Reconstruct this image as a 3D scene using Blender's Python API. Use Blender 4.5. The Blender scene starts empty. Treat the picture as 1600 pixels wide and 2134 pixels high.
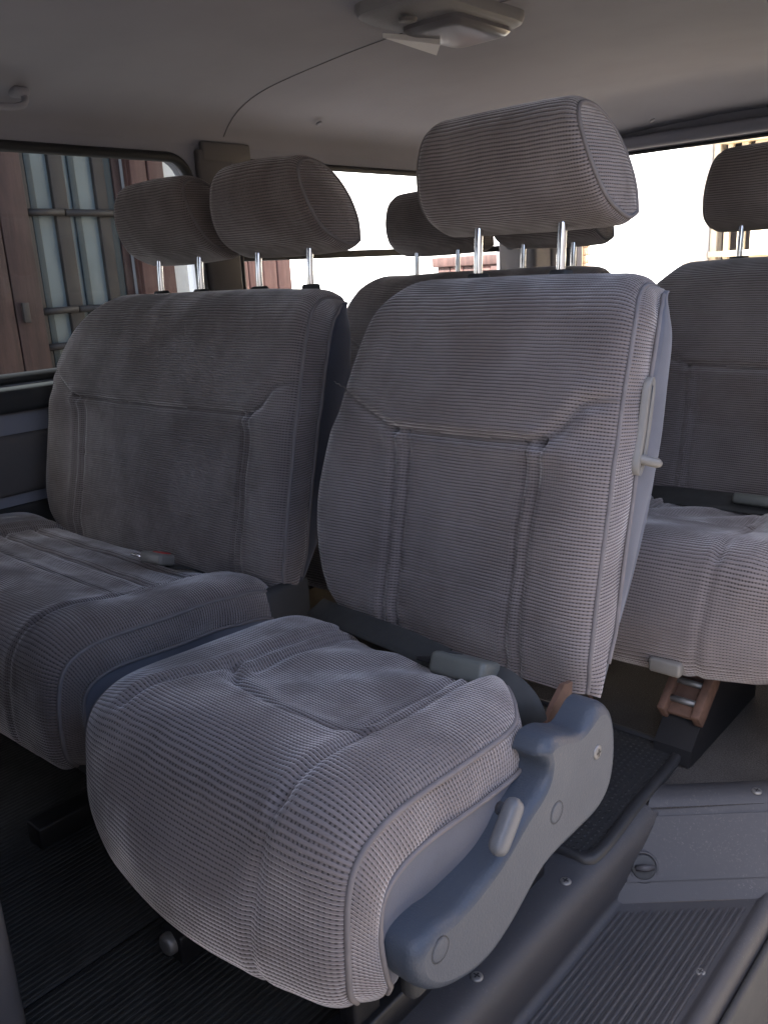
import bpy, math, random
import numpy as np
from mathutils import Matrix, Vector
random.seed(4); rng = np.random.default_rng(4)
S = bpy.context.scene
COL = S.collection

# ------------------------------------------------------------------ camera, world, sun, exposure
F_PX, CX, CY = 1775., 800., 1067.
def _d(p):
    v = np.array([p[0]-CX, -(p[1]-CY), -F_PX]); return v/np.linalg.norm(v)
_Y = _d((2450, 470)); _X = -_d((-1250, 680)); _X = _X-_Y*_X.dot(_Y); _X /= np.linalg.norm(_X); _Z = np.cross(_X, _Y)
ROT = np.array([_X, _Y, _Z])
CAM = np.array([0., 0., .80])
cd = bpy.data.cameras.new('camera'); cam = bpy.data.objects.new('camera', cd); COL.objects.link(cam)
cd.sensor_fit = 'HORIZONTAL'; cd.sensor_width = 36; cd.lens = 36*F_PX/1600; cd.clip_start = .02; cd.clip_end = 300
m4 = np.eye(4); m4[:3, :3] = ROT; m4[:3, 3] = CAM
cam.matrix_world = Matrix(m4.tolist()); S.camera = cam

SUN_EL, SUN_AZ = math.radians(56), math.radians(196)      # azimuth of the sun, clockwise from +Y
w = bpy.data.worlds.new('World'); S.world = w; w.use_nodes = True
nt = w.node_tree; bg = nt.nodes['Background']
sky = nt.nodes.new('ShaderNodeTexSky'); sky.sky_type = 'NISHITA'; sky.sun_disc = False
sky.sun_elevation = SUN_EL; sky.sun_rotation = SUN_AZ; sky.air_density = .65; sky.dust_density = 3.0; sky.ozone_density = .4
nt.links.new(sky.outputs[0], bg.inputs[0]); bg.inputs[1].default_value = .11
sd = bpy.data.lights.new('sun', 'SUN'); sd.energy = 5.0; sd.angle = math.radians(.6); sd.color = (1, .97, .94)
sun = bpy.data.objects.new('sun', sd); COL.objects.link(sun)
sv = Vector((math.sin(SUN_AZ)*math.cos(SUN_EL), math.cos(SUN_AZ)*math.cos(SUN_EL), math.sin(SUN_EL)))
sun.location = sv*20; sun.rotation_euler = sv.to_track_quat('Z', 'Y').to_euler()
S.view_settings.view_transform = 'Standard'; S.view_settings.look = 'None'
S.view_settings.exposure = 3.1; S.view_settings.gamma = 1
S.cycles.use_denoising = True
S.cycles.max_bounces = 10; S.cycles.diffuse_bounces = 6; S.cycles.transparent_max_bounces = 12
S.cycles.sample_clamp_indirect = 6; S.cycles.caustics_reflective = False; S.cycles.caustics_refractive = False

# ------------------------------------------------------------------ materials
class NT:
    def __init__(s, name):
        s.m = bpy.data.materials.new(name); s.m.use_nodes = True; s.t = s.m.node_tree
        s.b = s.t.nodes['Principled BSDF']
    def n(s, typ, **kw):
        x = s.t.nodes.new(typ)
        for k, v in kw.items(): setattr(x, k, v)
        return x
    def put(s, sock, v):
        if hasattr(v, 'links') or isinstance(v, bpy.types.NodeSocket): s.t.links.new(v, sock)
        else: sock.default_value = v
    def math(s, op, a, b=None, c=None, clamp=False):
        x = s.n('ShaderNodeMath', operation=op); x.use_clamp = clamp
        s.put(x.inputs[0], a)
        if b is not None: s.put(x.inputs[1], b)
        if c is not None: s.put(x.inputs[2], c)
        return x.outputs[0]
    def ss(s, v, a, b):
        x = s.n('ShaderNodeMapRange', interpolation_type='SMOOTHSTEP')
        s.put(x.inputs[0], v); x.inputs[1].default_value = a; x.inputs[2].default_value = b
        return x.outputs[0]
    def mix(s, f, a, b):
        x = s.n('ShaderNodeMix', data_type='RGBA'); s.put(x.inputs[0], f)
        s.put(x.inputs[6], a if not isinstance(a, tuple) else (*a, 1)); s.put(x.inputs[7], b if not isinstance(b, tuple) else (*b, 1))
        return x.outputs[2]
    def noise(s, vec, scale, detail=3, rough=.55):
        x = s.n('ShaderNodeTexNoise'); s.put(x.inputs['Vector'], vec); x.inputs['Scale'].default_value = scale
        x.inputs['Detail'].default_value = detail; x.inputs['Roughness'].default_value = rough
        return x.outputs[0]
    def obj(s): return s.n('ShaderNodeTexCoord').outputs['Object']
    def uv(s): return s.n('ShaderNodeTexCoord').outputs['UV']
    def bump(s, h, dist, strength=1.0, prev=None):
        x = s.n('ShaderNodeBump'); s.put(x.inputs['Height'], h); x.inputs['Distance'].default_value = dist
        x.inputs['Strength'].default_value = strength
        if prev is not None: s.put(x.inputs['Normal'], prev)
        return x.outputs[0]
    def fin(s, col=None, rough=None, normal=None, **kw):
        if col is not None: s.put(s.b.inputs['Base Color'], (*col, 1) if isinstance(col, tuple) else col)
        if rough is not None: s.put(s.b.inputs['Roughness'], rough)
        if normal is not None: s.put(s.b.inputs['Normal'], normal)
        for k, v in kw.items(): s.put(s.b.inputs[k.replace('_', ' ')], v)
        return s.m

def mat_fabric(name, light, dark, pv=.0043, pu=.0037, sheen=1.0, waff=.5):
    k = NT(name); uv = k.uv(); ob = k.obj()
    wob = k.noise(uv, 9, 2); wob2 = k.noise(uv, 70, 2)
    sp = k.n('ShaderNodeSeparateXYZ'); k.put(sp.inputs[0], uv)
    v = k.math('ADD', sp.outputs[1], k.math('MULTIPLY', k.math('ADD', wob, k.math('MULTIPLY', wob2, .16)), .006))
    u = k.math('ADD', sp.outputs[0], k.math('MULTIPLY', wob, .006))
    row = k.math('FLOOR', k.math('DIVIDE', v, pv))
    cv = k.math('COSINE', k.math('MULTIPLY', v, 2*math.pi/pv))
    cu = k.math('COSINE', k.math('MULTIPLY', u, 2*math.pi/pu))
    gap = k.ss(cv, .15, -.75)                       # dark valley between two cords
    tooth = k.ss(cu, -.35, .75)
    t = k.math('MULTIPLY', gap, k.math('ADD', 1-waff, k.math('MULTIPLY', tooth, waff)))
    t = k.math('MULTIPLY', t, k.math('ADD', .55, k.math('MULTIPLY', k.noise(ob, 26, 4, .65), .8)), clamp=True)
    soft = k.math('MULTIPLY', k.math('ADD', cv, 1), .5)
    big = k.noise(ob, 5.5, 4); mid = k.noise(ob, 34, 4, .6); fine = k.noise(uv, 900, 2)
    lc = k.mix(k.ss(big, .32, .7), light, tuple(c*f for c, f in zip(light, (.64, .62, .62))))
    lc = k.mix(k.math('MULTIPLY', k.ss(mid, .5, .78), .35), lc, tuple(c*f for c, f in zip(light, (.74, .68, .64))))
    lc = k.mix(k.math('MULTIPLY', fine, .35), lc, tuple(min(1, c*1.25) for c in light))
    soil = k.noise(ob, 3.1, 5, .6); lint = k.noise(ob, 330, 2, .7)
    lc = k.mix(k.math('MULTIPLY', k.ss(soil, .52, .70), .45), lc, tuple(c*f for c, f in zip(light, (.62, .52, .44))))
    col = k.mix(t, lc, dark)
    col = k.mix(k.math('MULTIPLY', k.ss(lint, .74, .80), .55), col, (.42, .39, .37))
    h = k.math('ADD', k.math('MULTIPLY', k.math('SUBTRACT', 1, t), .8), k.math('MULTIPLY', soft, .35))
    h = k.math('ADD', h, k.math('MULTIPLY', fine, .10))
    nrm = k.bump(h, .0015, .85)
    nrm = k.bump(k.noise(ob, 11, 3), .012, .35, nrm)
    return k.fin(col, .95, nrm, Sheen_Weight=k.math('MULTIPLY', k.math('SUBTRACT', 1, k.math('MULTIPLY', t, .75)), k.math('MULTIPLY', sheen, k.math('ADD', .45, k.math('MULTIPLY', k.ss(k.noise(ob, 8.5, 4, .6), .38, .66), .75)))), Sheen_Roughness=.42, Sheen_Tint=(1, .95, .94, 1), Specular_IOR_Level=.1)

def mat_velour(name, col, sheen=.35):
    k = NT(name); ob = k.obj()
    a = k.noise(ob, 9, 4); f = k.noise(ob, 700, 2)
    c = k.mix(k.ss(a, .35, .72), col, tuple(x*.72 for x in col))
    c = k.mix(k.math('MULTIPLY', f, .3), c, tuple(min(1, x*1.3) for x in col))
    return k.fin(c, .95, k.bump(f, .0006, .4), Sheen_Weight=sheen, Sheen_Roughness=.4, Specular_IOR_Level=.15)

def mat_plastic(name, col, rough=.5, grain=650, gd=.0004, dirt=.25):
    k = NT(name); ob = k.obj()
    a = k.noise(ob, 14, 5, .6); g = k.noise(ob, grain, 2)
    sc = k.noise(ob, 60, 6, .7)
    c = k.mix(k.math('MULTIPLY', k.ss(a, .45, .75), dirt), col, tuple(x*.6+.03 for x in col))
    c = k.mix(k.math('MULTIPLY', k.ss(sc, .6, .75), dirt*.8), c, tuple(min(1, x*1.5+.03) for x in col))
    sp_ = k.noise(ob, 260, 3, .75); du = k.noise(ob, 6, 5, .65)
    c = k.mix(k.math('MULTIPLY', k.math('MULTIPLY', k.ss(sp_, .55, .72), k.ss(du, .40, .65)), dirt*.9), c, (.16, .145, .13))
    r = k.math('ADD', rough-.08, k.math('MULTIPLY', a, .25))
    return k.fin(c, r, k.bump(g, gd, .5), Specular_IOR_Level=.35)

def mat_simple(name, col, rough=.5, metal=0., noise=.2, scale=20, bump=0., **kw):
    k = NT(name); ob = k.obj(); a = k.noise(ob, scale, 4)
    c = k.mix(k.math('MULTIPLY', k.ss(a, .35, .75), noise), col, tuple(x*.55 for x in col))
    nrm = k.bump(a, bump, .6) if bump else None
    return k.fin(c, rough, nrm, Metallic=metal, **kw)

def mat_carpet(name, col, col2):
    k = NT(name); ob = k.obj()
    f = k.noise(ob, 420, 3, .8); a = k.noise(ob, 7, 4); s2 = k.noise(ob, 130, 3, .8)
    c = k.mix(k.ss(f, .4, .65), col, col2)
    c = k.mix(k.math('MULTIPLY', k.ss(a, .4, .7), .5), c, tuple(x*.6 for x in col))
    c = k.mix(k.math('MULTIPLY', k.ss(s2, .66, .72), .5), c, tuple(min(1, x*2.2) for x in col2))
    return k.fin(c, 1., k.bump(f, .003, .8), Specular_IOR_Level=.1)

def mat_mat(name, col, pitch, ribs=False):
    k = NT(name); ob = k.obj(); sp = k.n('ShaderNodeSeparateXYZ'); k.put(sp.inputs[0], ob)
    cu = k.math('COSINE', k.math('MULTIPLY', sp.outputs[0], 2*math.pi/pitch))
    cv = k.math('COSINE', k.math('MULTIPLY', sp.outputs[1], 2*math.pi/pitch))
    h = k.ss(cu, -.2, .6) if ribs else k.math('MULTIPLY', k.ss(cu, .1, .8), k.ss(cv, .1, .8))
    a = k.noise(ob, 16, 5, .65); dust = k.noise(ob, 200, 3, .7)
    c = k.mix(k.math('MULTIPLY', k.math('MULTIPLY', h, k.ss(a, .35, .65)), .55), col, tuple(x*2.4+.02 for x in col))
    c = k.mix(k.math('MULTIPLY', k.ss(dust, .55, .8), .3), c, (.11, .10, .09))
    return k.fin(c, .62, k.bump(h, .0035, .9))

def mat_glass(name, tint, refl=1.0):
    k = NT(name); t = k.t
    tr = k.n('ShaderNodeBsdfTransparent'); tr.inputs[0].default_value = (*tint, 1)
    gl = k.n('ShaderNodeBsdfGlossy'); gl.inputs['Roughness'].default_value = .01
    fr = k.n('ShaderNodeFresnel'); fr.inputs[0].default_value = 1.45
    mx = k.n('ShaderNodeMixShader'); k.put(mx.inputs[0], k.math('MULTIPLY', fr.outputs[0], refl))
    t.links.new(tr.outputs[0], mx.inputs[1]); t.links.new(gl.outputs[0], mx.inputs[2])
    df = k.n('ShaderNodeBsdfDiffuse'); df.inputs[0].default_value = (.6, .58, .55, 1); m2 = k.n('ShaderNodeMixShader')
    du = k.noise(k.obj(), 3.5, 6, .7); k.put(m2.inputs[0], k.math('ADD', .015, k.math('MULTIPLY', k.ss(du, .45, .75), .09)))
    t.links.new(mx.outputs[0], m2.inputs[1]); t.links.new(df.outputs[0], m2.inputs[2])
    t.links.new(m2.outputs[0], t.nodes['Material Output'].inputs[0])
    return k.m

def mat_wood(name, col, col2):
    k = NT(name); ob = k.obj(); mp = k.n('ShaderNodeMapping'); k.put(mp.inputs[0], ob); mp.inputs['Scale'].default_value = (18, 18, 1.6)
    a = k.noise(mp.outputs[0], 2.2, 6, .65); b = k.noise(ob, 2.5, 4)
    c = k.mix(k.ss(a, .35, .68), col, col2); c = k.mix(k.math('MULTIPLY', k.ss(b, .4, .75), .5), c, tuple(x*.55 for x in col))
    return k.fin(c, .65, k.bump(a, .004, .5))

M = dict(
    fabric=mat_fabric('ribbed_fabric', (.214, .188, .183), (.045, .038, .037)),
    fabric_seat=mat_fabric('waffle_fabric', (.200, .174, .169), (.052, .045, .043), .0043, .0047, 1.0, .6),
    piping=mat_simple('piping_cloth', (.155, .140, .140), .85, noise=.35, scale=40),
    velour=mat_velour('plain_velour', (.112, .115, .135), .2),
    velour_dark=mat_velour('seat_back_cloth', (.055, .058, .075)),
    plastic=mat_plastic('shield_plastic', (.044, .054, .072), .40, 430, .0008, .35),
    trim=mat_plastic('trim_plastic', (.115, .108, .108), .55),
    trim_dark=mat_plastic('dark_trim_plastic', (.035, .036, .038), .6),
    step=mat_plastic('step_plastic', (.046, .045, .049), .56, dirt=.5),
    lever=mat_plastic('lever_plastic', (.10, .105, .115), .38),
    buckle=mat_plastic('buckle_plastic', (.105, .11, .10), .38),
    beige=mat_plastic('bezel_plastic', (.17, .16, .145), .35),
    red=mat_simple('red_button', (.42, .03, .03), .4),
    webbing=mat_simple('belt_webbing', (.030, .030, .029), .8, noise=.5, scale=60, bump=.001),
    chrome=mat_simple('chrome', (.75, .75, .76), .12, 1., .15, 60),
    steel=mat_simple('painted_steel', (.018, .018, .02), .42, .3, .4, 30),
    rust=mat_simple('rusty_steel', (.13, .072, .050), .8, .2, .7, 60, .001),
    screw=mat_simple('screw_metal', (.22, .215, .21), .5, .6, .4, 80),
    rubber=mat_simple('rubber', (.014, .014, .016), .6, noise=.3),
    liner=mat_simple('head_lining', (.292, .294, .335), .95, noise=.22, scale=3.2, bump=.002),
    liner_seam=mat_simple('lining_seam', (.20, .197, .21), .9),
    carpet=mat_carpet('floor_carpet', (.050, .046, .044), (.110, .102, .095)),
    dotmat=mat_mat('dotted_rubber', (.016, .016, .017), .0105),
    ribmat=mat_mat('ribbed_mat', (.020, .021, .021), .009, True),
    dot_edge=mat_simple('mat_border_rubber', (.022, .022, .024), .55, noise=.4),
    glass=mat_glass('window_glass', (.93, .95, .94), .6), tint=mat_glass('tinted_glass', (.33, .365, .365), .6),
    lens=mat_simple('lamp_lens', (.15, .145, .155), .30, noise=.1), lampbody=mat_plastic('lamp_plastic', (.20, .195, .205), .5), lens_glint=mat_simple('painted_lens_glint', (.62, .61, .60), .5, noise=.05),
    white=mat_simple('white_plaster', (.80, .79, .77), .9, noise=.12, scale=3),
    cream=mat_simple('cream_plaster', (.60, .46, .31), .9, noise=.2, scale=3),
    creampaint=mat_simple('cream_paint', (.74, .64, .48), .6, noise=.15, scale=6),
    tile=mat_simple('cream_tile', (.55, .42, .30), .5, noise=.25, scale=8),
    wood=mat_wood('red_brown_wood', (.050, .025, .022), (.092, .048, .041)),
    wood2=mat_wood('lighter_red_wood', (.10, .043, .036), (.15, .074, .060)),
    barpaint=mat_simple('grey_brown_paint', (.045, .037, .034), .6, noise=.3, scale=12),
    bars=mat_simple('dark_blue_bar', (.030, .048, .058), .5),
    pane=mat_simple('frosted_pane', (.17, .21, .22), .35, noise=.45, scale=4),
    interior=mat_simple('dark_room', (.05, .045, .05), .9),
    blockwall=mat_simple('light_block_surface', (.17, .16, .152), .95, noise=.5, scale=2.5),
    soil=mat_carpet('outdoor_soil', (.165, .148, .132), (.25, .225, .20)),
)

# ------------------------------------------------------------------ mesh helpers
def link(name, me, mat=None, parent=None):
    o = bpy.data.objects.new(name, me); COL.objects.link(o)
    if mat is not None: me.materials.append(M[mat] if isinstance(mat, str) else mat)
    if parent is not None: o.parent = parent
    return o
def thing(name, label, cat, group=None):
    o = bpy.data.objects.new(name, None); COL.objects.link(o); o.empty_display_size = .05
    return tag(o, label, cat, group)
def tag(o, label, cat, group=None):
    o['label'] = label; o['category'] = cat
    if group: o['group'] = group
    return o
def structure(o, label=None):
    o['kind'] = 'structure'
    if label: o['label'] = label
    return o
def mesh(name, V, Fc, mat, parent=None, smooth=True, uv=None):
    me = bpy.data.meshes.new(name); me.from_pydata([tuple(map(float, v)) for v in V], [], Fc); me.update()
    if smooth: me.shade_smooth()
    if uv is not None:
        l = me.uv_layers.new(name='UVMap'); idx = np.empty(len(me.loops), dtype=np.int32); me.loops.foreach_get('vertex_index', idx)
        l.data.foreach_set('uv', np.asarray(uv, dtype=np.float32)[idx].ravel())
    return link(name, me, mat, parent)
def grid(name, G, mat, parent=None, uv=None, flip=False, close=False):
    G = np.asarray(G, float); a, b = G.shape[:2]
    I = np.arange(a*b).reshape(a, b)
    if close: I = np.concatenate([I, I[:, :1]], 1)
    q = np.stack([I[:-1, :-1], I[:-1, 1:], I[1:, 1:], I[1:, :-1]], -1).reshape(-1, 4)
    if flip: q = q[:, ::-1]
    return mesh(name, G.reshape(-1, 3), q.tolist(), mat, parent, True, None if uv is None else np.asarray(uv).reshape(-1, 2))
def tube(name, pts, r, mat, parent=None, n=10, closed=False):
    P = np.asarray(pts, float); N = len(P)
    T = np.gradient(P, axis=0)
    if closed: T = np.roll(P, -1, 0)-np.roll(P, 1, 0)
    T /= np.linalg.norm(T, axis=1)[:, None]+1e-12
    ref = np.array([0, 0, 1.]) if abs(T[0][2]) < .9 else np.array([1., 0, 0])
    A = np.cross(T[0], ref); A /= np.linalg.norm(A); rows = []
    for i in range(N):
        A = A-T[i]*A.dot(T[i]); A /= np.linalg.norm(A)+1e-12; B = np.cross(T[i], A)
        an = np.linspace(0, 2*math.pi, n, endpoint=False); rr = r[i] if hasattr(r, '__len__') else r
        rows.append(P[i]+rr*(np.cos(an)[:, None]*A+np.sin(an)[:, None]*B))
    V = np.array(rows).reshape(-1, 3); Fc = []
    K = N if closed else N-1
    for i in range(K):
        j = (i+1) % N
        for q in range(n): Fc.append((i*n+q, i*n+(q+1) % n, j*n+(q+1) % n, j*n+q))
    if not closed: Fc += [tuple(range(n))[::-1], tuple(range((N-1)*n, N*n))]
    return mesh(name, V, Fc, mat, parent)
def spl(C, n):
    """centripetal-free Catmull-Rom through rows of C, resampled evenly by the first columns' arc length"""
    C = np.asarray(C, float); E = np.vstack([2*C[0]-C[1], C, 2*C[-1]-C[-2]]); out = []
    for i in range(1, len(E)-2):
        for t in np.linspace(0, 1, 24, endpoint=False):
            p0, p1, p2, p3 = E[i-1:i+3]
            out.append(.5*(2*p1+(p2-p0)*t+(2*p0-5*p1+4*p2-p3)*t*t+(3*p1-p0-3*p2+p3)*t**3))
    out.append(C[-1]); out = np.array(out)
    d = np.r_[0, np.cumsum(np.linalg.norm(np.diff(out[:, :2], axis=0), axis=1))]
    s = np.linspace(0, d[-1], n)
    return np.stack([np.interp(s, d, out[:, k]) for k in range(out.shape[1])], 1), s
def polydist(X, Sg, poly):
    D = np.full(X.shape, 9.)
    for (a, b), (c, d) in zip(poly[:-1], poly[1:]):
        vx, vy = c-a, d-b; L = vx*vx+vy*vy+1e-12
        t = np.clip(((X-a)*vx+(Sg-b)*vy)/L, 0, 1)
        D = np.minimum(D, np.hypot(X-a-t*vx, Sg-b-t*vy))
    return D
def box(name, lo, hi, mat, parent=None, bev=.004, seg=3, M4=None):
    lo = np.array(lo, float); hi = np.array(hi, float)
    import bmesh
    bm = bmesh.new(); bmesh.ops.create_cube(bm, size=1)
    for v in bm.verts: v.co = Vector(((lo+hi)/2+np.array(v.co)*(hi-lo)).tolist())
    if bev > 0:
        b = min(bev, .45*min(hi-lo)); bmesh.ops.bevel(bm, geom=list(bm.edges), offset=b, segments=seg, affect='EDGES', profile=.5)
    if M4 is not None: bmesh.ops.transform(bm, matrix=M4, verts=bm.verts)
    me = bpy.data.meshes.new(name); bm.to_mesh(me); bm.free()
    me.shade_smooth()
    if hasattr(me, 'set_sharp_from_angle'): me.set_sharp_from_angle(angle=math.radians(45))
    return link(name, me, mat, parent)
def disc(name, c, axis, r, h, mat, parent=None, n=20, dome=.3):
    """short round cap with a rounded rim, axis is a unit vector"""
    ax = np.array(axis, float); ax /= np.linalg.norm(ax); ref = np.array([0, 0, 1.]) if abs(ax[2]) < .9 else np.array([1., 0, 0])
    a = np.cross(ax, ref); a /= np.linalg.norm(a); b = np.cross(ax, a); c = np.array(c, float)
    prof = [(1, 0), (1, .55), (.93, .85), (.8, 1), (.4, 1+dome*.2), (.02, 1+dome*.25)]; an = np.linspace(0, 2*math.pi, n, endpoint=False)
    G = [[c+ax*h*z+r*k*(math.cos(t)*a+math.sin(t)*b) for t in an] for k, z in prof]
    return grid(name, G, mat, parent, close=True, flip=True)
def screw(c, axis, r, parent):
    s = disc('screw', c, axis, r, r*.45, 'screw', parent)
    ax = np.array(axis, float); ax /= np.linalg.norm(ax); ref = np.array([0, 0, 1.]) if abs(ax[2]) < .9 else np.array([1., 0, 0])
    a = np.cross(ax, ref); a /= np.linalg.norm(a); b = np.cross(ax, a); c = np.array(c)+ax*r*.5
    V = []; Fc = []
    for p, q in ((a, b), (b, a)):
        i = len(V)
        V += [c+p*r*.55*sx+q*r*.13*sy+ax*r*.02*(1 if p is a else 1.6) for sx, sy in ((-1, -1), (1, -1), (1, 1), (-1, 1))]
        Fc.append((i, i+1, i+2, i+3))
    mesh('screw_recess', V, Fc, 'rubber', s, False)
    return s

# ------------------------------------------------------------------ upholstery
def fold_noise(X, Sg, amp, seed):
    r = np.random.default_rng(seed); o = np.zeros_like(X)
    for k in range(7):
        f = r.uniform(8, 34); an = r.uniform(0, math.pi); o += np.sin(f*(X*math.cos(an)+Sg*math.sin(an))+r.uniform(0, 6.3))*amp/(1+f/14)
    return o
def upholster(parent, name, pairs, xL, xR, disp, nT=150, nU=110, rho=.022, outward=1, seams=(), band=.042, side=True,
              seed=1, mat='fabric', cap_uv=None, sidemat='velour', xin=.012, bulge=.008, closed=False, pipe=True, piper=.0032, wrink=.0012, amp=None):
    """pairs rows: (Y, Z, MY, MZ, dxL, dxR): edge profile, inner side curve, inset of the two edges"""
    A, s = spl(pairs, nT)
    P = A[:, :2]; Mm = A[:, 2:4]
    T = np.gradient(P, axis=0); T /= np.linalg.norm(T, axis=1)[:, None]+1e-12
    N = np.stack([-T[:, 1], T[:, 0]], 1)*outward
    a = np.linspace(-1, 1, nU); uu = np.sign(a)*(1-(1-np.abs(a))**1.35)      # denser towards the edges
    xl = xL+A[:, 4]; xr = xR-A[:, 5]
    X = xl[:, None]+(xr-xl)[:, None]*(uu+1)[None]/2
    Sg = np.repeat(s[:, None], nU, 1)
    e = np.minimum(X-xl[:, None], xr[:, None]-X); e = np.clip(e, 0, None)
    ec = np.clip(e, 0, rho)
    D = np.sqrt(np.clip(rho**2-(rho-ec)**2, 0, None))*(1 if amp is None else amp/rho)
    D = D+disp(X, Sg, e)+fold_noise(X, Sg, wrink, seed)*np.clip(e/.02, 0, 1)
    for poly, depth, sig in seams:
        dd = polydist(X, Sg, poly)
        D = D-(depth*np.exp(-(dd/sig)**2)-.25*depth*np.exp(-((dd-2.4*sig)/(1.3*sig))**2))*np.clip(e/.03, 0, 1)
    G = np.stack([X, P[:, None, 0]+N[:, None, 0]*D, P[:, None, 1]+N[:, None, 1]*D], -1)
    main = grid(name, G, mat, parent, np.stack([X, Sg], -1), flip=outward < 0)
    if side:
        for sg, col in ((-1, 0), (1, nU-1)):
            E = G[:, col]; L = np.linalg.norm(np.stack([Mm[:, 0]-E[:, 1], Mm[:, 1]-E[:, 2]], 1), axis=1)
            bw = np.minimum(band, .55*L)
            fr = bw/(L+1e-9)
            def ring(f, dx): return np.stack([E[:, 0]+sg*dx, E[:, 1]+(Mm[:, 0]-E[:, 1])*f, E[:, 2]+(Mm[:, 1]-E[:, 2])*f], 1)
            k = np.linspace(0, 1, 9)
            R1 = np.stack([ring(fr*q, .002+bulge*math.sin(q*math.pi*.6)) for q in k], 1)
            R1[:, 1:-1, 0] += sg*fold_noise(R1[:, 1:-1, 1]*3.2, R1[:, 1:-1, 2]*3.2, .0022, seed+7)
            uv1 = np.stack([np.outer(bw, k), np.repeat(s[:, None], 9, 1)], -1)
            b = grid('side_band', R1, mat, parent, uv1, flip=(sg*outward > 0))
            k2 = np.linspace(0, 1, 12); b0 = .002+bulge*math.sin(.6*math.pi)
            R2 = np.stack([ring(fr+(1-fr)*q, b0*(1-q)-xin*q**2.5+.004*math.sin(q*math.pi)) for q in k2], 1)
            R2[:, 1:-1, 0] += sg*fold_noise(R2[:, 1:-1, 1]*1.3, R2[:, 1:-1, 2]*1.3, .0034, seed+9)
            grid('side_panel', R2, sidemat, parent, flip=(sg*outward > 0))
            if pipe:
                tube('piping', E+np.array([sg*.001, 0, 0]), piper, 'piping', main, 8)
                tube('piping', (R1[:, -1]+np.array([sg*.002, 0, 0]))[L > .05], piper*.85, 'piping', b, 8)
    return main, G, A, s
def stitch(parent, G, A, s, xL, xR, poly, lift=.0006, r=.0009):
    """raised thread along a seam given in (x, s)"""
    P, _ = spl([(p[0], p[1]) for p in poly], 60); nT = G.shape[0]; pts = []
    for x, q in P:
        i = int(np.clip(np.searchsorted(s, q), 1, nT-1)); row = G[i]
        pts.append([x, np.interp(x, row[:, 0], row[:, 1])-lift, np.interp(x, row[:, 0], row[:, 2])+lift])
    return tube('stitching', pts, r, 'piping', parent, 6)

BACK = np.array([  # edge (Y,Z), back silhouette (Y,Z), inset
    (.846, .288, .880, .272, .030, .004), (.858, .335, .925, .345, .012, 0), (.875, .404, .972, .420, 0, 0), (.888, .460, 1.000, .475, 0, 0),
    (.903, .520, 1.020, .530, 0, 0), (.927, .625, 1.041, .612, .004, .001), (.946, .695, 1.050, .675, .016, .000),
    (.961, .732, 1.054, .705, .036, .002), (.980, .752, 1.057, .724, .055, .008), (1.008, .764, 1.060, .740, .066, .014),
    (1.040, .763, 1.064, .752, .070, .017), (1.060, .755, 1.066, .753, .070, .017)])
CUSH = np.array([
    (.790, .235, .77, .20, .02, .10), (.780, .290, .76, .20, .01, .09), (.750, .322, .735, .195, 0, .070), (.705, .333, .69, .19, 0, .028), (.665, .336, .65, .19, 0, .004),
    (.587, .340, .60, .187, 0, 0), (.493, .344, .545, .183, 0, 0), (.448, .338, .51, .180, .008, 0), (.421, .320, .495, .178, .018, 0),
    (.408, .284, .488, .176, .030, 0), (.404, .237, .484, .172, .042, 0), (.408, .200, .476, .174, .066, .004), (.424, .176, .468, .168, .09, .012)])
def shift(A, dy, dz=0):
    B = A.copy(); B[:, 0] += dy; B[:, 2] += dy; B[:, 1] += dz; B[:, 3] += dz
    return B

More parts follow.
